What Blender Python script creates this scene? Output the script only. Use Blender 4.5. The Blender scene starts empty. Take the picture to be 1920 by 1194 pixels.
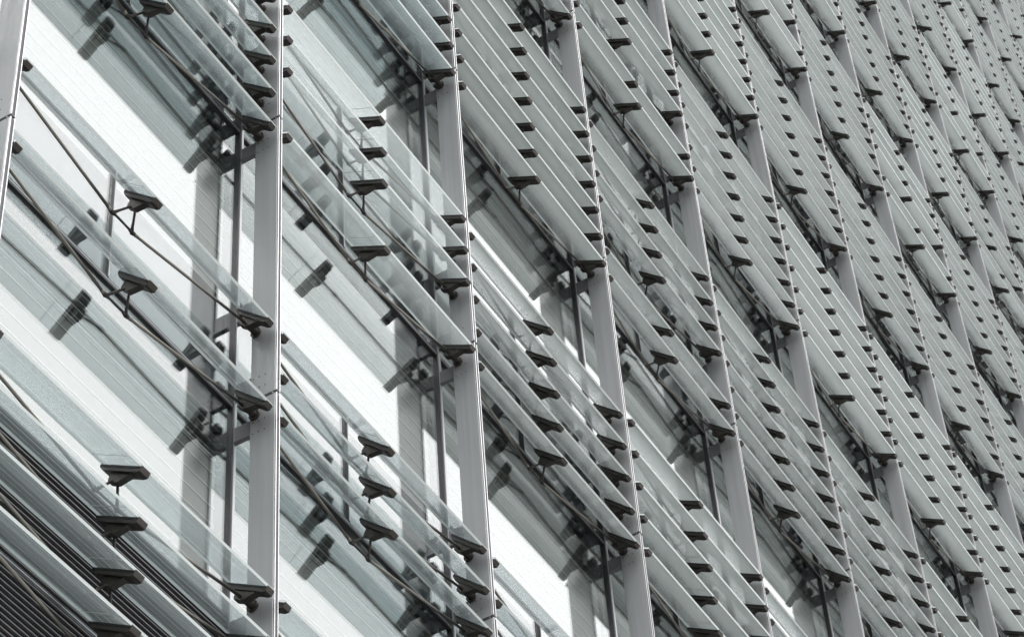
import bpy, bmesh, math
from mathutils import Vector, Matrix

# ------------------------------------------------------------------ camera, sky, sun, exposure
scene = bpy.context.scene
ZG = 14.63                                   # facade datum above the street
cam_data = bpy.data.cameras.new('camera')
cam = bpy.data.objects.new('camera', cam_data)
scene.collection.objects.link(cam)
CAM_RIGHT = Vector((0.50982781, -0.85819655, -0.05978528))
CAM_UP = Vector((-0.60385693, -0.40649762, 0.68565042))
CAM_FWD = Vector((0.6127254, 0.3134619, 0.72547173))
CAM_POS = Vector((-7.65615231, -7.37375787, -13.02738243 + ZG))
m = Matrix.Identity(4)
for r in range(3):
    m[r][0] = CAM_RIGHT[r]; m[r][1] = CAM_UP[r]; m[r][2] = -CAM_FWD[r]; m[r][3] = CAM_POS[r]
cam.matrix_world = m
cam_data.sensor_width = 36.0
cam_data.sensor_fit = 'HORIZONTAL'
FPX = 4822.4                                 # focal length in pixels of a 1920 wide frame
cam_data.lens = FPX / 1920.0 * 36.0
cam_data.clip_start = 0.1
cam_data.clip_end = 3000
cam_data.dof.use_dof = True
cam_data.dof.focus_distance = 20.5
cam_data.dof.aperture_fstop = 6.3
scene.camera = cam

SUN_EL, SUN_AZ = math.radians(52), math.radians(215)
world = bpy.data.worlds.new('World'); scene.world = world; world.use_nodes = True
wn, wl = world.node_tree.nodes, world.node_tree.links
wn.clear()
w_out = wn.new('ShaderNodeOutputWorld'); w_bg = wn.new('ShaderNodeBackground')
w_sky = wn.new('ShaderNodeTexSky'); w_sky.sky_type = 'NISHITA'; w_sky.sun_disc = False
w_sky.sun_elevation = SUN_EL; w_sky.sun_rotation = SUN_AZ
w_sky.air_density = 1.0; w_sky.dust_density = 4.0; w_sky.ozone_density = 1.0
w_hsv = wn.new('ShaderNodeHueSaturation'); w_hsv.inputs['Saturation'].default_value = 0.08
wl.new(w_sky.outputs[0], w_hsv.inputs['Color']); wl.new(w_hsv.outputs[0], w_bg.inputs[0])
w_bg.inputs[1].default_value = 0.10
w_deck = wn.new('ShaderNodeBackground')                     # the even white cloud deck under the clear sky
w_deck.inputs[0].default_value = (0.985, 0.993, 1.0, 1); w_deck.inputs[1].default_value = 1.75
w_tc = wn.new('ShaderNodeTexCoord'); w_sep = wn.new('ShaderNodeSeparateXYZ')      # standard overcast sky: zenith three times the horizon
w_mr = wn.new('ShaderNodeMapRange'); w_mr.inputs[1].default_value = 0.0; w_mr.inputs[2].default_value = 1.0
w_mr.inputs[3].default_value = 2.45 / 3; w_mr.inputs[4].default_value = 2.45
wl.new(w_tc.outputs['Generated'], w_sep.inputs[0]); wl.new(w_sep.outputs[2], w_mr.inputs[0]); wl.new(w_mr.outputs[0], w_deck.inputs[1])
w_mix = wn.new('ShaderNodeMixShader'); w_mix.inputs[0].default_value = 0.80
wl.new(w_bg.outputs[0], w_mix.inputs[1]); wl.new(w_deck.outputs[0], w_mix.inputs[2]); wl.new(w_mix.outputs[0], w_out.inputs[0])

sun_data = bpy.data.lights.new('sun', 'SUN'); sun = bpy.data.objects.new('sun', sun_data)
scene.collection.objects.link(sun)
sun_data.energy = 0.6; sun_data.angle = math.radians(25); sun_data.color = (1.0, 0.975, 0.94)
sd = Vector((math.sin(SUN_AZ) * math.cos(SUN_EL), math.cos(SUN_AZ) * math.cos(SUN_EL), math.sin(SUN_EL)))
sun.rotation_euler = sd.to_track_quat('Z', 'Y').to_euler()
sun.location = sd * 60

vs = scene.view_settings
scene.display_settings.display_device = 'sRGB'
vs.view_transform = 'Standard'; vs.look = 'None'; vs.exposure = 0.66; vs.gamma = 1.0
vs.use_curve_mapping = False
cy = scene.cycles
cy.use_denoising = True
cy.max_bounces = 14; cy.diffuse_bounces = 4; cy.glossy_bounces = 6
cy.transmission_bounces = 8; cy.transparent_max_bounces = 40
cy.caustics_reflective = False; cy.caustics_refractive = False
cy.sample_clamp_indirect = 6.0

# ------------------------------------------------------------------ helpers
C = scene.collection

def project(p):
    d = Vector(p) - CAM_POS
    zc = d.dot(CAM_FWD)
    return (960 + FPX * d.dot(CAM_RIGHT) / zc, 597 - FPX * d.dot(CAM_UP) / zc)

def inside(uv, mg=0.0):
    return -mg <= uv[0] <= 1920 + mg and -mg <= uv[1] <= 1194 + mg

class MB:
    """collects shapes into one mesh"""
    def __init__(self): self.v = []; self.f = []; self.m = []
    def poly(self, verts, faces, mi=0):
        b = len(self.v); self.v += [tuple(p) for p in verts]
        for f in faces: self.f.append([b + i for i in f]); self.m.append(mi)
    def box(self, x0, x1, y0, y1, z0, z1, mi=0):
        v = [(x, y, z) for x in (x0, x1) for y in (y0, y1) for z in (z0, z1)]
        self.poly(v, [(0, 1, 3, 2), (4, 6, 7, 5), (0, 4, 5, 1), (2, 3, 7, 6), (0, 2, 6, 4), (1, 5, 7, 3)], mi)
    def extrude_x(self, prof, x0, x1, mi=0):
        n = len(prof)
        v = [(x0, a, b) for a, b in prof] + [(x1, a, b) for a, b in prof]
        f = [tuple(range(n - 1, -1, -1)), tuple(range(n, 2 * n))]
        f += [(i, (i + 1) % n, n + (i + 1) % n, n + i) for i in range(n)]
        self.poly(v, f, mi)
    def tube(self, p0, p1, r0, r1=None, seg=10, mi=0, caps=True):
        r1 = r0 if r1 is None else r1
        p0, p1 = Vector(p0), Vector(p1); d = (p1 - p0).normalized()
        a = d.orthogonal().normalized(); b = d.cross(a)
        v = []
        for p, r in ((p0, r0), (p1, r1)):
            for k in range(seg):
                t = 2 * math.pi * k / seg
                v.append(p + a * (r * math.cos(t)) + b * (r * math.sin(t)))
        f = [(k, (k + 1) % seg, seg + (k + 1) % seg, seg + k) for k in range(seg)]
        if caps: f += [tuple(range(seg - 1, -1, -1)), tuple(range(seg, 2 * seg))]
        self.poly(v, f, mi)
    def mesh(self, name, mats, bevel=0.0, smooth=False):
        me = bpy.data.meshes.new(name)
        me.from_pydata(self.v, [], self.f)
        for mt in mats: me.materials.append(mt)
        for p, i in zip(me.polygons, self.m): p.material_index = i
        bm = bmesh.new(); bm.from_mesh(me)
        bmesh.ops.recalc_face_normals(bm, faces=bm.faces)
        if bevel:
            ed = [e for e in bm.edges if len(e.link_faces) == 2 and e.calc_face_angle(0) > 0.6]
            bmesh.ops.bevel(bm, geom=ed, offset=bevel, segments=1, affect='EDGES', profile=0.5, clamp_overlap=True)
        bm.to_mesh(me); bm.free()
        if smooth:
            for p in me.polygons: p.use_smooth = len(p.vertices) == 4
        return me

def put(name, me, parent=None, loc=None, rot=None):
    o = bpy.data.objects.new(name, me); C.objects.link(o)
    if parent is not None: o.parent = parent
    if loc is not None: o.location = loc
    if rot is not None: o.rotation_euler = rot
    return o

def empty(name, loc, label, cat, group=None, rot=None):
    o = bpy.data.objects.new(name, None); C.objects.link(o)
    o.empty_display_size = 0.2
    o.location = loc
    if rot is not None: o.rotation_euler = rot
    o['label'] = label; o['category'] = cat
    if group: o['group'] = group
    return o

ORD = ['zeroth', 'first', 'second', 'third', 'fourth', 'fifth', 'sixth', 'seventh', 'eighth', 'ninth', 'tenth',
       'eleventh', 'twelfth', 'thirteenth', 'fourteenth', 'fifteenth', 'sixteenth', 'seventeenth', 'eighteenth']

# ------------------------------------------------------------------ materials
def new_mat(name):
    mt = bpy.data.materials.new(name); mt.use_nodes = True
    n, l = mt.node_tree.nodes, mt.node_tree.links
    n.clear()
    return mt, n, l, n.new('ShaderNodeOutputMaterial')

def principled(name, col, rough=0.5, metal=0.0, spec=0.5, noise=0.0, scale=(6, 6, 6), bump=0.0, rough_var=0.0):
    mt, n, l, out = new_mat(name)
    b = n.new('ShaderNodeBsdfPrincipled'); l.new(b.outputs[0], out.inputs[0])
    b.inputs['Base Color'].default_value = (*col, 1)
    b.inputs['Roughness'].default_value = rough; b.inputs['Metallic'].default_value = metal
    b.inputs['Specular IOR Level'].default_value = spec
    if noise or bump or rough_var:
        g = n.new('ShaderNodeNewGeometry'); mp = n.new('ShaderNodeMapping'); mp.inputs['Scale'].default_value = scale
        l.new(g.outputs['Position'], mp.inputs[0])
        t = n.new('ShaderNodeTexNoise'); t.inputs['Scale'].default_value = 1.0; t.inputs['Detail'].default_value = 5
        l.new(mp.outputs[0], t.inputs['Vector'])
        if noise:
            r = n.new('ShaderNodeMapRange'); r.inputs[1].default_value = 0.3; r.inputs[2].default_value = 0.7
            r.inputs[3].default_value = 1 - noise; r.inputs[4].default_value = 1 + noise
            l.new(t.outputs[0], r.inputs[0])
            mx = n.new('ShaderNodeMixRGB'); mx.blend_type = 'MULTIPLY'; mx.inputs[0].default_value = 1
            mx.inputs[1].default_value = (*col, 1); l.new(r.outputs[0], mx.inputs[2]); l.new(mx.outputs[0], b.inputs['Base Color'])
        if rough_var:
            r2 = n.new('ShaderNodeMapRange'); r2.inputs[1].default_value = 0.3; r2.inputs[2].default_value = 0.7
            r2.inputs[3].default_value = rough - rough_var; r2.inputs[4].default_value = rough + rough_var
            l.new(t.outputs[0], r2.inputs[0]); l.new(r2.outputs[0], b.inputs['Roughness'])
        if bump:
            bp = n.new('ShaderNodeBump'); bp.inputs['Strength'].default_value = bump; bp.inputs['Distance'].default_value = 0.002
            l.new(t.outputs[0], bp.inputs['Height']); l.new(bp.outputs[0], b.inputs['Normal'])
    return mt

def fresnel_two_sided(n, l, ior):
    g = n.new('ShaderNodeNewGeometry')
    mr = n.new('ShaderNodeMapRange'); mr.inputs[3].default_value = ior; mr.inputs[4].default_value = 1.0 / ior
    l.new(g.outputs['Backfacing'], mr.inputs[0])
    fr = n.new('ShaderNodeFresnel'); l.new(mr.outputs[0], fr.inputs['IOR'])
    return fr

def glass(name, tint, ior, frit, frit_col, rough=0.0, dirt=0.0, shade_graded=False):
    """one face of a pane: mirror by Fresnel, else clear tint with a share of pale printed dots"""
    mt, n, l, out = new_mat(name)
    fr = fresnel_two_sided(n, l, ior)
    tr = n.new('ShaderNodeBsdfTransparent'); tr.inputs[0].default_value = (*tint, 1)
    gl = n.new('ShaderNodeBsdfGlossy'); gl.inputs['Roughness'].default_value = rough; gl.inputs[0].default_value = (1, 1, 1, 1)
    top = n.new('ShaderNodeMixShader'); l.new(fr.outputs[0], top.inputs[0]); l.new(gl.outputs[0], top.inputs[2])
    if frit > 0:
        df = n.new('ShaderNodeBsdfDiffuse'); df.inputs[0].default_value = (*frit_col, 1)
        tl = n.new('ShaderNodeBsdfTranslucent'); tl.inputs[0].default_value = (*frit_col, 1)
        mm = n.new('ShaderNodeMixShader'); mm.inputs[0].default_value = 0.86
        l.new(df.outputs[0], mm.inputs[1]); l.new(tl.outputs[0], mm.inputs[2])
        lo = n.new('ShaderNodeMixShader'); lo.inputs[0].default_value = frit
        l.new(tr.outputs[0], lo.inputs[1]); l.new(mm.outputs[0], lo.inputs[2])
        if dirt:
            g = n.new('ShaderNodeNewGeometry'); t = n.new('ShaderNodeTexNoise')
            mp = n.new('ShaderNodeMapping'); mp.inputs['Scale'].default_value = (1.5, 2, 2)
            l.new(g.outputs['Position'], mp.inputs[0]); l.new(mp.outputs[0], t.inputs['Vector'])
            t.inputs['Scale'].default_value = 1.3; t.inputs['Detail'].default_value = 6
            r = n.new('ShaderNodeMapRange'); r.inputs[1].default_value = 0.3; r.inputs[2].default_value = 0.75
            r.inputs[3].default_value = frit * (1 - dirt); r.inputs[4].default_value = frit * (1 + dirt)
            l.new(t.outputs[0], r.inputs[0])
            oi = n.new('ShaderNodeObjectInfo'); rv = n.new('ShaderNodeMapRange')
            rv.inputs[3].default_value = 0.90; rv.inputs[4].default_value = 1.10
            l.new(oi.outputs['Random'], rv.inputs[0])
            ml = n.new('ShaderNodeMath'); ml.operation = 'MULTIPLY'
            l.new(r.outputs[0], ml.inputs[0]); l.new(rv.outputs[0], ml.inputs[1])
            last = ml
            if shade_graded:              # blade shading painted in as dot share, rising towards the outer edge
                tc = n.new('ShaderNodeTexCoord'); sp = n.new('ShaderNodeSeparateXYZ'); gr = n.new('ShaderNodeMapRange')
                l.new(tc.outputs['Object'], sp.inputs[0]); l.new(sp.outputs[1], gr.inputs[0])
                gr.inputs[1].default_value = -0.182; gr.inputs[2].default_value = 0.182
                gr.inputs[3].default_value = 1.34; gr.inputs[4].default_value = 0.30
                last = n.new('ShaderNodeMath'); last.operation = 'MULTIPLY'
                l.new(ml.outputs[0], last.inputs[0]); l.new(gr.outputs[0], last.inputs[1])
            l.new(last.outputs[0], lo.inputs[0])
        l.new(lo.outputs[0], top.inputs[1])
    else:
        l.new(tr.outputs[0], top.inputs[1])
    l.new(top.outputs[0], out.inputs[0])
    return mt

M = {}
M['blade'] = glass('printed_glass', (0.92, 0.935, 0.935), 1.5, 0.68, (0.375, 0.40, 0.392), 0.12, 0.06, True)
M['blade_high'] = glass('densely_printed_glass', (0.92, 0.935, 0.935), 1.5, 0.68, (0.455, 0.48, 0.472), 0.12, 0.06, True)  # dots paled to imitate the hazy brightening of the far rows
M['blade_far'] = glass('far_printed_glass', (0.92, 0.935, 0.935), 1.5, 0.62, (0.54, 0.56, 0.553), 0.12, 0.09)  # ungraded version, with the haze paling in its colour too
M['blade_slate'] = glass('slate_printed_glass', (0.84, 0.875, 0.88), 1.5, 0.34, (0.37, 0.41, 0.415), 0.14, 0.05, True)  # tint and dots darkened to stand in for dark reflections in the left bays
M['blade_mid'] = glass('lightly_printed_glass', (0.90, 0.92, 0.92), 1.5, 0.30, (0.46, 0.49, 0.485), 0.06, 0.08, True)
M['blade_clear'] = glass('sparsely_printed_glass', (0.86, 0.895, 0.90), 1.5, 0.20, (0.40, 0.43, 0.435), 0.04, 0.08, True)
def edge_mat():
    mt, n, l, out = new_mat('glass_edge')
    d = n.new('ShaderNodeBsdfDiffuse'); d.inputs[0].default_value = (0.86, 0.92, 0.905, 1)
    t = n.new('ShaderNodeBsdfTranslucent'); t.inputs[0].default_value = (0.86, 0.94, 0.92, 1)
    x = n.new('ShaderNodeMixShader'); x.inputs[0].default_value = 0.05
    g = n.new('ShaderNodeBsdfGlossy'); g.inputs['Roughness'].default_value = 0.15
    f = n.new('ShaderNodeMixShader'); f.inputs[0].default_value = 0.12
    l.new(d.outputs[0], x.inputs[1]); l.new(t.outputs[0], x.inputs[2]); l.new(x.outputs[0], f.inputs[1]); l.new(g.outputs[0], f.inputs[2])
    l.new(f.outputs[0], out.inputs[0]); return mt
M['blade_edge'] = edge_mat()
M['window'] = glass('window_glass', (0.93, 0.955, 0.945), 1.95, 0.0, (0, 0, 0))
M['fin'] = principled('anodised_fin', (0.325, 0.335, 0.343), 0.42, 0.25, 0.5, 0.075, (1.5, 28, 0.55), 0.05, 0.07)
M['strip'] = principled('bright_aluminium', (0.43, 0.43, 0.435), 0.28, 0.6, 0.5)
M['groove'] = principled('dark_groove', (0.10, 0.10, 0.11), 0.6)
M['joint'] = principled('black_joint', (0.025, 0.025, 0.028), 0.55)
M['bracket'] = principled('cast_bracket', (0.058, 0.052, 0.046), 0.42, 0.4, 0.5, 0.12, (30, 30, 30), 0.1)
M['gasket'] = principled('black_gasket', (0.012, 0.012, 0.014), 0.5)
M['rod'] = principled('stainless_rod', (0.28, 0.256, 0.228), 0.28, 0.9, 0.5, 0.06, (4, 60, 60))
M['frame'] = principled('graphite_frame', (0.035, 0.034, 0.038), 0.4, 0.2)
M['nose'] = principled('frame_nose', (0.45, 0.45, 0.46), 0.35, 0.6)
M['arm'] = principled('steel_arm', (0.17, 0.17, 0.185), 0.45, 0.3, 0.5, 0.05)
M['rivet'] = principled('rivet_head', (0.07, 0.07, 0.075), 0.4, 0.6)
M['line'] = principled('white_seal_line', (0.8, 0.8, 0.8), 0.5)
M['spandrel'] = principled('slate_spandrel', (0.055, 0.060, 0.072), 0.6, 0, 0.3)
M['slat'] = principled('blind_slat', (0.22, 0.219, 0.217), 0.55, 0, 0.3, 0.03)
M['hem'] = principled('blind_hem', (0.46, 0.46, 0.455), 0.5, 0, 0.3)
M['grey_slat'] = principled('grey_slat', (0.36, 0.37, 0.365), 0.5, 0.1, 0.4)
M['dark'] = principled('dark_void', (0.018, 0.018, 0.02), 0.8)
M['dark_slat'] = principled('dark_slat', (0.24, 0.235, 0.24), 0.5, 0.2, 0.4)
M['core'] = principled('interior_wall', (0.12, 0.12, 0.12), 0.8)
M['asphalt'] = principled('street_stone', (0.21, 0.208, 0.204), 0.9, 0, 0.3, 0.2, (2, 2, 2), 0.5)
M['paving'] = principled('paving', (0.27, 0.265, 0.255), 0.85, 0, 0.3, 0.12, (3, 3, 3), 0.3)

# ------------------------------------------------------------------ the facade grid
BAY = 3.0
R0Z = -3.03
ROWS = [R0Z, 0.0, 3.0999, 6.9602, 11.2885] + [11.2885 + 4.3254 * k for k in range(1, 11)]
GLASS_Y = 0.40
NB = 16

def storey_top(k): return ROWS[k + 1]

# street level
def sheet(name, x0, x1, y0, y1, z, mat):
    b = MB(); b.poly([(x0, y0, z), (x1, y0, z), (x1, y1, z), (x0, y1, z)], [(0, 1, 2, 3)])
    o = put(name, b.mesh(name, [mat])); o['kind'] = 'structure'; return o
sheet('ground', -900, 900, -900, 900, -0.004, M['asphalt'])
b = MB(); b.box(-60, 120, -5.0, 0.8, -0.05, 0.13); o = put('pavement', b.mesh('pavement', [M['paving']], 0.01)); o['kind'] = 'structure'

# ------------------------------------------------------------------ which cells can be seen
def cell_seen(i, k, mg):
    us = [project((3 * i - 3 + a * 3, 0.4, ZG + ROWS[k] + c * (ROWS[k + 1] - ROWS[k]))) for a in (0, .25, .5, .75, 1) for c in (0, .2, .4, .6, .8, 1)]
    return any(inside(u, mg) for u in us)

def near(i, k):     # pixels of the 1920 frame per metre of height at a cell
    a = project((3 * i - 1.5, 0.4, ZG + ROWS[k] + 1)); c = project((3 * i - 1.5, 0.4, ZG + ROWS[k] + 2))
    return math.hypot(a[0] - c[0], a[1] - c[1])

CELLS = [(i, k) for i in range(0, NB + 1) for k in range(0, len(ROWS) - 1) if cell_seen(i, k, 160)]
FINS = sorted({i for i, k in CELLS} | {i - 1 for i, k in CELLS})

# ------------------------------------------------------------------ the glazed wall
building = empty('office_building', (24, 6, 0), 'office building with a glass curtain wall behind the grey fins', 'building')
OFF = Vector((-24, -6, 0))

def part(name, me, loc, parent=building):
    if parent is building: return put(name, me, building, Vector(loc) + OFF)
    return put(name, me, parent, loc)

b = MB(); b.box(-9, 60, 0.85, 14, 0, 75); part('interior_wall', b.mesh('interior_wall', [M['core']]), (0, 0, 0))
b = MB(); b.box(-9, 60, 0.36, 0.80, 0, ZG - 6.2); part('base_wall', b.mesh('base_wall', [M['fin']]), (0, 0, 0))

_cache = {}
def cached(key, fn):
    if key not in _cache: _cache[key] = fn()
    return _cache[key]

def mullion_mesh(h):
    b = MB(); b.box(-0.0245, 0.0245, 0.376, 0.46, 0, h, 0); b.box(-0.012, 0.014, 0.366, 0.3758, 0, h, 1)
    return b.mesh('mullion', [M['frame'], M['nose']])
def mid_mullion_mesh(h):
    b = MB(); b.box(-0.012, 0.012, 0.378, 0.45, 0, h, 0); b.box(-0.005, 0.005, 0.373, 0.3778, 0, h, 1)
    return b.mesh('mid_mullion', [M['frame'], M['nose']])
def transom_mesh():
    b = MB(); w = BAY - 0.049
    b.box(0, w, 0.381, 0.45, 0.020, 0.040, 0); b.box(0, w, 0.381, 0.45, 0.048, 0.068, 0); b.box(0, w, 0.378, 0.44, 0.0402, 0.0478, 1)
    return b.mesh('transom', [M['frame'], M['nose']])
def thin_transom_mesh():
    b = MB(); w = BAY - 0.049
    b.box(0, w, 0.392, 0.44, -0.012, 0.012, 0)
    return b.mesh('thin_transom', [M['frame']])
def pane_mesh(w, h):
    b = MB(); b.box(0, w, GLASS_Y, GLASS_Y + 0.008, 0, h); return b.mesh('window_pane', [M['window']])
def arm_mesh(h):
    b = MB(); b.box(0.010, 0.034, 0.2252, 0.3675, 0, h); b.box(-0.012, 0.0098, 0.2252, 0.3595, -0.006, 0.0058)
    return b.mesh('arm_plate', [M['arm']], 0.002)

GRILLE_H, WIN_H = 0.52, 2.0
for (i, k) in CELLS:
    x0, z0, z1 = 3.0 * (i - 1) + 0.0225, ZG + ROWS[k], ZG + ROWS[k + 1]
    xl = x0 + 0.0245
    zs = z1 - 1.90                                      # transom between the lower band and the tall window
    w = BAY - 0.049
    part('transom', cached('tr', transom_mesh), (xl, 0, z0))
    part('thin_transom', cached('tt', thin_transom_mesh), (xl, 0, zs))
    part('window_pane', cached(('p', w, round(z1 - zs, 3)), lambda: pane_mesh(w, z1 - zs - 0.012 - 0.0)), (xl, 0, zs + 0.020))
    hw = (BAY - 0.049) / 2 - 0.0125
    lower_h = zs - z0 - 0.086
    if k >= 1:
        for s in (0, 1):
            part('window_pane', cached(('h', round(lower_h, 3)), lambda: pane_mesh(hw, lower_h)), (xl if s == 0 else x0 + 1.5 + 0.0125, 0, z0 + 0.069))
        part('mid_mullion', cached(('mm', round(lower_h, 3)), lambda: mid_mullion_mesh(lower_h)), (x0 + 1.5, 0, z0 + 0.0685))
        b = MB(); b.box(0, w, 0.50, 0.53, 0, lower_h + 0.10)
        part('spandrel_panel', cached(('sp', round(lower_h, 3)), lambda: b.mesh('spandrel_panel', [M['spandrel']])), (xl, 0, z0 + 0.02))
    else:                                                # dark ventilation grille of the lowest storey in view
        b = MB(); b.box(0, w, 0.47, 0.50, 0, zs - z0 + 1.6)
        g = part('ventilation_grille', b.mesh('ventilation_grille', [M['dark']]), (xl, 0, z0 - 1.6))
        sb = MB(); sb.extrude_x([(0.385, 0.0), (0.385, 0.007), (0.46, 0.040), (0.46, 0.033)], 0, w)
        sme = sb.mesh('grille_slat', [M['dark_slat']])
        n = int((zs - z0 + 1.55) / 0.0465)
        for s in range(n): part('grille_slat', sme, (0, 0, zs - z0 + 1.6 - 0.05 - s * 0.0465), g)
    # slatted strip under the floor line, behind the tall pane
    b = MB(); b.box(0, w, 0.60, 0.62, 0, GRILLE_H)
    g = part('slatted_panel', cached('sl', lambda: b.mesh('slatted_panel', [M['dark']])), (xl, 0, z1 - GRILLE_H + 0.01))
    if near(i, k) > 90:
        def slat_mesh():
            s = MB(); s.extrude_x([(0.49, 0.0), (0.49, 0.006), (0.57, 0.058), (0.585, 0.058), (0.585, 0.050)], 0, w)
            return s.mesh('slat', [M['grey_slat']])
        for s in range(6): part('slat', cached('slat', slat_mesh), (0, 0, 0.012 + s * 0.085), g)
    else:
        def slats_mesh():
            t = MB()
            for s in range(6): t.extrude_x([(0.49, 0.012 + s * .085), (0.49, 0.018 + s * .085), (0.57, 0.070 + s * .085), (0.585, 0.070 + s * .085), (0.585, 0.062 + s * .085)], 0, w)
            return t.mesh('slats', [M['grey_slat']])
        o = part('slats', cached('slats', slats_mesh), (0, 0, 0), g); o['kind'] = 'stuff'

for i in FINS:
    ks = [k for (j, k) in CELLS if j in (i, i + 1)]
    if not ks: continue
    z0, z1 = ZG + ROWS[min(ks)] - (1.6 if min(ks) == 0 else 0), ZG + ROWS[max(ks) + 1]
    part('mullion', mullion_mesh(z1 - z0), (3.0 * i + 0.0225, 0, z0))
    for k in sorted(set(ks)):
        for dz, h in ((0.085, 0.165), (-0.340, 0.160), (0.885, 0.18)):
            part('arm_plate', cached(('arm', h), lambda: arm_mesh(h)), (3.0 * i, 0, ZG + ROWS[k] + dz))

# ------------------------------------------------------------------ blinds, one in each tall window
def row_words(i, k, rows_of):
    rr = sorted(rows_of[i], reverse=True); p = rr.index(k)
    if len(rr) == 1: return 'only'
    if p == 0: return 'top'
    if p == len(rr) - 1: return 'bottom'
    return 'middle' if len(rr) == 3 else ORD[p + 1]

def window_seen(i, k):
    z1 = ZG + ROWS[k + 1]
    n = 0
    for a in (.03, .2, .4, .6, .8, .97):
        for c in (.1, .5, 1.0, 1.5, 1.9):
            n += inside(project((3 * i - 3 + 3 * a, 0.45, z1 - c)), 0)
    return n >= 2
win_rows = {}
for (i, k) in CELLS:
    if window_seen(i, k): win_rows.setdefault(i, []).append(k)
PITCH = 0.158
for (i, k) in CELLS:
    x0, z1 = 3.0 * (i - 1) + 0.0225 + 0.05, ZG + ROWS[k + 1]
    w = BAY - 0.10
    h = WIN_H - GRILLE_H
    seen = k in win_rows.get(i, [])
    if not seen and not (i >= 1): continue
    n = int(h / PITCH)
    def one_slat():
        s = MB(); s.extrude_x([(0.500, 0.0), (0.500, PITCH - 0.018), (0.506, PITCH - 0.018), (0.506, 0.0)], 0, w)
        return s.mesh('blind_slat', [M['slat']])
    def one_hem():
        s = MB(); s.extrude_x([(0.493, PITCH - 0.0176), (0.493, PITCH - 0.005), (0.508, PITCH - 0.005), (0.508, PITCH - 0.0176)], 0, w)
        return s.mesh('hem', [M['hem']])
    if seen and near(i, k) > 90:
        t = empty('window_blind', (x0, 0, z1 - WIN_H),
                  'pale slatted blind behind %s window between %s and %s fins from left' % (row_words(i, k, win_rows), ORD[i], ORD[i + 1]),
                  'blind', 'blinds behind the tall windows')
        for s in range(n + 1):
            so = put('blind_slat', cached('bs', one_slat), t, (0, 0, s * PITCH - 0.02))
            put('hem', cached('bh', one_hem), so)
    else:
        def whole():
            s = MB()
            for q in range(n + 1):
                zz = q * PITCH - 0.02
                s.box(0, w, 0.500, 0.506, zz, zz + PITCH - 0.018, 0); s.box(0, w, 0.493, 0.508, zz + PITCH - 0.0176, zz + PITCH - 0.005, 1)
            return s.mesh('window_blind', [M['slat'], M['hem']])
        if seen:
            o = put('window_blind', cached('wb', whole), None, (x0, 0, z1 - WIN_H))
            o['label'] = 'pale slatted blind behind %s window between %s and %s fins from left' % (row_words(i, k, win_rows), ORD[i], ORD[i + 1])
            o['category'] = 'blind'; o['group'] = 'blinds behind the tall windows'
        else:
            o = part('blind_beyond', cached('wb', whole), (x0, 0, z1 - WIN_H))

# ------------------------------------------------------------------ the vertical fins
FIN_T, FIN_D = 0.045, 0.225
def fin_seen(i):
    return any(inside(project((3 * i, 0.1, ZG + z * 0.25)), 0) for z in range(-24, 240))
vis_fins = [i for i in FINS if fin_seen(i)]
def seg_meshes(h):
    b = MB(); b.box(0, FIN_T, 0.014, FIN_D, 0, h)
    body = b.mesh('fin_panel', [M['fin']], 0.0025)
    s = MB(); s.extrude_x([(-0.002, 0.0), (0.0138, 0.0), (0.0138, h), (-0.002, h)], 0, 0.0070)
    strip = s.mesh('edge_strip', [M['strip']], 0.002)
    g = MB(); g.box(0.0072, FIN_T - 0.0072, 0.006, 0.0136, 0, h)
    groove = g.mesh('groove', [M['groove']])
    rv = MB()
    for dz in (0.21, 0.103, h - 0.205, h - 0.312):
        for y in (0.101, 0.151, 0.201):
            rv.tube((-0.003, y, dz), (0.0, y, dz), 0.0045, 0.0060, 8)
    rivets = rv.mesh('rivets', [M['rivet']])
    return body, strip, groove, rivets
GAP = 0.026
for i in FINS:
    idx = vis_fins.index(i) + 1 if i in vis_fins else None
    if not idx and i > 1: continue
    lab = 'tall grey metal fin, %s fin from the left edge of the photo' % ORD[idx] if idx else 'grey metal fin just past the left edge of the picture'
    t = empty('facade_fin', (3.0 * i, 0, 0), lab, 'fin', 'upright fins along the facade')
    ks = [k for (j, k) in CELLS if j in (i, i + 1)]
    lo, hi = max(0, min(ks) - 1), max(ks)
    for k in range(lo, hi + 1):
        h = ROWS[k + 1] - ROWS[k] - GAP
        body, strip, groove, rivets = cached(('seg', round(h, 3)), lambda: seg_meshes(h))
        p = put('fin_panel', body, t, (0, 0, ZG + ROWS[k]))
        put('edge_strip', strip, p); put('edge_strip', strip, p, (FIN_T - 0.0070, 0, 0)); put('groove', groove, p)
        o = put('rivets', rivets, p)
        def joint():
            b = MB(); b.box(0.004, FIN_T - 0.004, 0.012, FIN_D - 0.004, 0.0003, GAP - 0.0003); b.tube((-0.001, 0.035, GAP * .5), (0.006, 0.035, GAP * .5), 0.006, None, 8, 1)
            return b.mesh('joint', [M['joint'], M['strip']])
        put('joint', cached('joint', joint), t, (0, 0, ZG + ROWS[k + 1] - GAP))
    if lo == 0:
        h = ZG + ROWS[0] - 0.2 - GAP
        b = MB(); b.box(0, FIN_T, 0.0, FIN_D, 0, h); put('fin_foot', cached('foot', lambda: b.mesh('fin_foot', [M['fin']])), t, (0, 0, 0.1))

# ------------------------------------------------------------------ the glass louvres
HALF = 1.412          # half length of a blade
CH = 0.182            # half chord
PIV_Y, PIV_DZ, SLOT = 0.118, -0.12, 0.425

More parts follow.
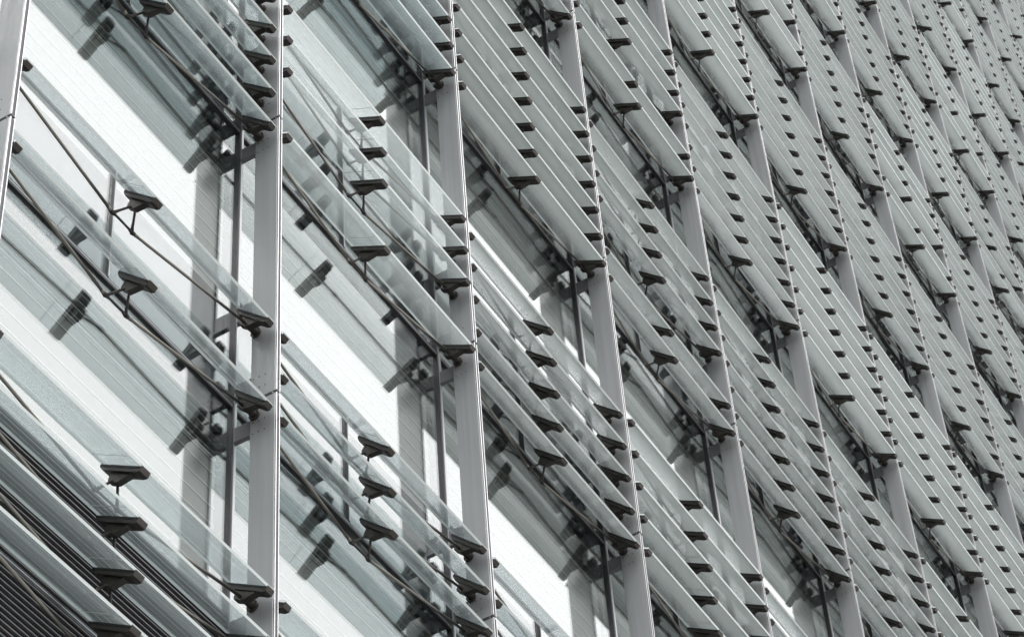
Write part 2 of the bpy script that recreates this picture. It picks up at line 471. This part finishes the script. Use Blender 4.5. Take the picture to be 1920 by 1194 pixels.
# local axes: x along the wall, y inwards along the chord, z normal of the blade
b = MB(); b.box(-1.470, HALF, -CH, CH, 0.0, 0.019, 0)
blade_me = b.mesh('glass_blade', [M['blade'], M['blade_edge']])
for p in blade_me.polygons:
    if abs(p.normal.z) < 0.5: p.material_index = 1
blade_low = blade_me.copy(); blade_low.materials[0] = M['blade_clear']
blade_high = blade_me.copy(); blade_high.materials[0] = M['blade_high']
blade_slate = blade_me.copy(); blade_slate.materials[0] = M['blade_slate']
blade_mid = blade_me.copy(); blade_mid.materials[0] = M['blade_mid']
def tray(bw, cx=0.0, into=None):
    b = into or MB()
    prof = [(-0.197, 0.007), (-0.185, 0.007), (-0.184, -0.016), (0.184, -0.016), (0.184, -0.021), (0.142, -0.044), (-0.168, -0.047), (-0.197, -0.036)]
    b.extrude_x(prof, cx - bw / 2, cx + bw / 2)
    return b
def keel(b, cx, kw):
    b.extrude_x([(0.085, -0.0435), (-0.105, -0.0435), (-0.020, -0.116), (0.062, -0.116), (0.072, -0.100)], cx - kw / 2, cx + kw / 2)
mb = tray(0.088); keel(mb, 0, 0.050); mid_me = mb.mesh('mid_bracket', [M['bracket']], 0.003)
eb = tray(0.072); keel(eb, 0, 0.055)
lb = MB(); lb.v, lb.f, lb.m = list(eb.v), [list(f) for f in eb.f], list(eb.m)
lb.tube((0.020, 0.015, -0.080), (0.0398, 0.015, -0.080), 0.040, None, 16)
left_me = lb.mesh('end_bracket', [M['bracket']], 0.002)
eb.tube((0.030, 0.015, -0.080), (0.1128, 0.015, -0.080), 0.028, None, 14)
eb.tube((0.098, 0.015, -0.080), (0.1126, 0.015, -0.080), 0.046, None, 16)
end_me = eb.mesh('end_bracket', [M['bracket']], 0.002)
g = MB(); g.box(-0.0455, 0.0455, -0.183, 0.184, -0.0158, -0.0004); gas_mid = g.mesh('gasket', [M['gasket']])
g = MB(); g.box(-0.0375, 0.0375, -0.183, 0.184, -0.0158, -0.0004); gas_end = g.mesh('gasket', [M['gasket']])
YB, YA, YX = -0.232, -0.092, 0.112
def yoke_into(b, mi=0):
    y = 0.018
    def arc(pts, r):
        for a, c in zip(pts[:-1], pts[1:]): b.tube(a, c, r, r, 8, mi)
    A = [Vector((s * YX, y, YB)) for s in (-1, 1)]
    for s in (-1, 1):
        b.tube((s * 0.004, y, YA), (s * 0.030, y, YA - 0.022), 0.013, 0.0095, 8, mi)
        b.tube((s * 0.030, y, YA - 0.022), (s * YX, y, YB), 0.0095, 0.0105, 8, mi)
        b.tube((s * (YX - 0.002), y, YB), (s * (YX + 0.026), y, YB + 0.0035), 0.0185, 0.015, 10, mi)
        b.tube((s * YX, y, YB + 0.001), (s * (YX - 0.045), y, YB + 0.004), 0.016, 0.009, 8, mi)
        b.tube((s * (YX - 0.004), y, YB + 0.006), (s * (YX - 0.036), y, YB + 0.046), 0.014, 0.0095, 8, mi)
    b.tube(A[0] + Vector((0.03, 0, 0.004)), A[1] + Vector((-0.03, 0, 0.004)), 0.0092, None, 8, mi)
yb = MB(); yoke_into(yb); yoke_me = yb.mesh('yoke', [M['bracket']], 0, True)
rb = MB(); rb.tube((YX + 0.012, 0.018, YB + 0.002), (1.372, 0.016, -0.084), 0.0118, None, 10)
rb.tube((YX + 0.010, 0.018, YB + 0.002), (YX + 0.055, 0.018, YB + 0.0072), 0.0150, 0.0135, 10)
rod_r = rb.mesh('tension_rod', [M['rod']], 0, True)
ln = MB(); ln.box(-0.0022, 0.0022, -CH + 0.004, CH - 0.004, -0.0009, -0.0001); line_me = ln.mesh('seal_line', [M['line']])

# slots in use and tilt (degrees) of every stack that the photograph shows: (bay, row) -> (tilt, slots)
A7 = [0, 1, 2, 3, 4, 5, 6]; N2 = [0, 1, 3, 4, 5, 6]
STACK = {
    (1, 0): (30, [0, 1, 2, 3]), (1, 1): (44.5, [0, 2]), (1, 2): (45, [0, 1, 2, 3, 4]), (1, 3): (30, A7),
    (2, 0): (30, [0, 1, 2, 3]), (2, 1): (44.5, [0, 1, 2]), (2, 2): (30, [0, 2, 3, 4]), (2, 3): (30.5, A7), (2, 4): (30, A7),
    (3, 1): (44.5, [0, 1, 2]), (3, 2): (45, [0, 1, 2, 3, 4]), (3, 3): (31, A7), (3, 4): (45, A7),
    (4, 1): (45, [0, 1, 2]), (4, 2): (30, [0, 1, 2, 3, 4]), (4, 3): (45, N2), (4, 4): (32, N2), (4, 5): (45, A7),
    (5, 2): (45, [0, 1, 2, 3, 4]), (5, 3): (45, A7), (5, 4): (44.5, A7), (5, 5): (30, A7), (5, 6): (45, A7),
    (6, 2): (30, [0, 1, 2, 3, 4]), (6, 3): (44, A7), (6, 4): (30, A7), (6, 5): (45, A7), (6, 6): (30, N2),
    (7, 3): (30, A7), (7, 4): (30, A7), (7, 5): (45, A7), (7, 6): (45, A7), (7, 7): (30, A7),
    (8, 4): (30, A7), (8, 5): (45, A7), (8, 6): (30, N2), (8, 7): (45, A7), (8, 8): (30, A7),
    (9, 5): (45, A7), (9, 6): (45, A7), (9, 7): (30, A7), (9, 8): (45, A7), (9, 9): (30, A7),
    (10, 6): (45, A7), (10, 7): (45, N2), (10, 8): (30, N2), (10, 9): (45, A7), (10, 10): (30, A7),
    (11, 8): (45, A7), (11, 9): (30, A7), (11, 10): (30, N2),
    (12, 9): (45, N2), (12, 10): (45, A7), (13, 11): (45, A7), (13, 10): (45, A7), (14, 12): (45, A7),
}
def louvre_frame(i, k, s, tilt):
    j = math.sin(i * 12.9 + k * 78.2 + s * 37.7) * 43758.5; j = j - math.floor(j) - 0.5      # small play in the linkage
    return Vector((3.0 * i - 1.5 + 0.0225, PIV_Y, ZG + ROWS[k] + PIV_DZ + SLOT * s + 0.006 * j)), math.radians(tilt + 1.3 * j)
def seen_share(i, k, s, tilt):
    c, th = louvre_frame(i, k, s, tilt)
    n = 0
    for a in range(21):
        x = -HALF + 2 * HALF * a / 20
        for y in (-CH, 0, CH):
            n += inside(project(c + Vector((x, y * math.cos(th), y * math.sin(th)))), 0)
    return n
items = []
for (i, k) in CELLS:
    if i < 1: continue
    tilt, slots = STACK.get((i, k), (45 if (i * 7 + k * 5) % 3 else 30, A7))
    for s in slots:
        n = seen_share(i, k, s, tilt)
        c, th = louvre_frame(i, k, s, tilt)
        items.append((i, k, s, tilt, n, (c - CAM_POS).length))
seen = [q for q in items if q[4] >= 2]
seen.sort(key=lambda q: q[5] - 0.02 * q[4])
single, rest = seen[:300], seen[300:] + [q for q in items if q[4] < 2]
rows_of, slots_of = {}, {}
for q in seen:
    rows_of.setdefault(q[0], set()).add(q[1]); slots_of.setdefault((q[0], q[1]), []).append(q[2])

def stack_words(i, k):
    return row_words(i, k, rows_of)

def build_louvre(i, k, s, tilt):
    c, th = louvre_frame(i, k, s, tilt)
    sl = sorted(slots_of[(i, k)])
    p = sl.index(s)
    st = stack_words(i, k)
    if len(sl) == 1: pos = 'lone one'
    elif p == 0: pos = 'lowest'
    elif p == len(sl) - 1: pos = 'uppermost'
    else: pos = ORD[p + 1] + ' from bottom'
    lab = 'glass louvre, %s in %s stack between %s and %s fins from left' % (pos, st, ORD[i], ORD[i + 1])
    t = empty('glass_louvre', c, lab, 'louvre', 'glass louvres between the fins', (th, 0, 0))
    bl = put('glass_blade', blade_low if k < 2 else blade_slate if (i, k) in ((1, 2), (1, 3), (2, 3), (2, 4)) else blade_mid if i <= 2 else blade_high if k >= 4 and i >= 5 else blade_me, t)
    big = (c - CAM_POS).length < 26
    if big:
        put('seal_line', line_me, bl, (-0.155, 0, 0))
    for sgn in (-1, 1):
        e = put('end_bracket', end_me if sgn > 0 else left_me, t, (1.3645 if sgn > 0 else -1.4375, 0, 0))
        if sgn < 0: e.scale = (-1, 1, 1)
        put('gasket', gas_end, e)
        rd = put('tension_rod', rod_r, t)
        if sgn < 0: rd.scale = (-1, 1, 1)
    mo = put('mid_bracket', mid_me, t); put('gasket', gas_mid, mo)
    put('yoke', yoke_me, t)
    return t
for (i, k, s, tilt, n, d) in sorted(single): build_louvre(i, k, s, tilt)

# the remaining, smallest and outermost louvres as one mass
if rest:
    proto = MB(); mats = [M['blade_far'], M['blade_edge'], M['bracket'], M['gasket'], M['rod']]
    def add_me(me, off, base, sx=1):
        proto.poly([(v.co.x * sx + off, v.co.y, v.co.z) for v in me.vertices], [tuple(p.vertices) for p in me.polygons], base)
    b0 = len(proto.f); add_me(blade_me, 0, 0)
    for q, p in enumerate(blade_me.polygons): proto.m[b0 + q] = p.material_index
    for sgn in (-1, 1):
        ex = 1.3645 if sgn > 0 else -1.4375
        add_me(end_me if sgn > 0 else left_me, ex, 2, sgn); add_me(gas_end, ex, 3); add_me(rod_r, 0, 4, sgn)
    add_me(mid_me, 0, 2); add_me(gas_mid, 0, 3); add_me(yoke_me, 0, 2)
    allv = MB()
    for (i, k, s, tilt, n, d) in rest:
        c, th = louvre_frame(i, k, s, tilt)
        R = Matrix.Rotation(th, 3, 'X'); base = len(allv.v)
        allv.v += [tuple(c + R @ Vector(v)) for v in proto.v]
        allv.f += [[base + q for q in f] for f in proto.f]; allv.m += proto.m
    o = put('far_glass_louvres', allv.mesh('far_glass_louvres', mats))
    o['kind'] = 'stuff'; o['label'] = 'farthest rows of small glass louvres at the upper right'; o['category'] = 'louvres'
print('louvres', len(single), 'rest', len(rest), 'seen', len(seen), 'cells', len(CELLS), 'fins', len(FINS))
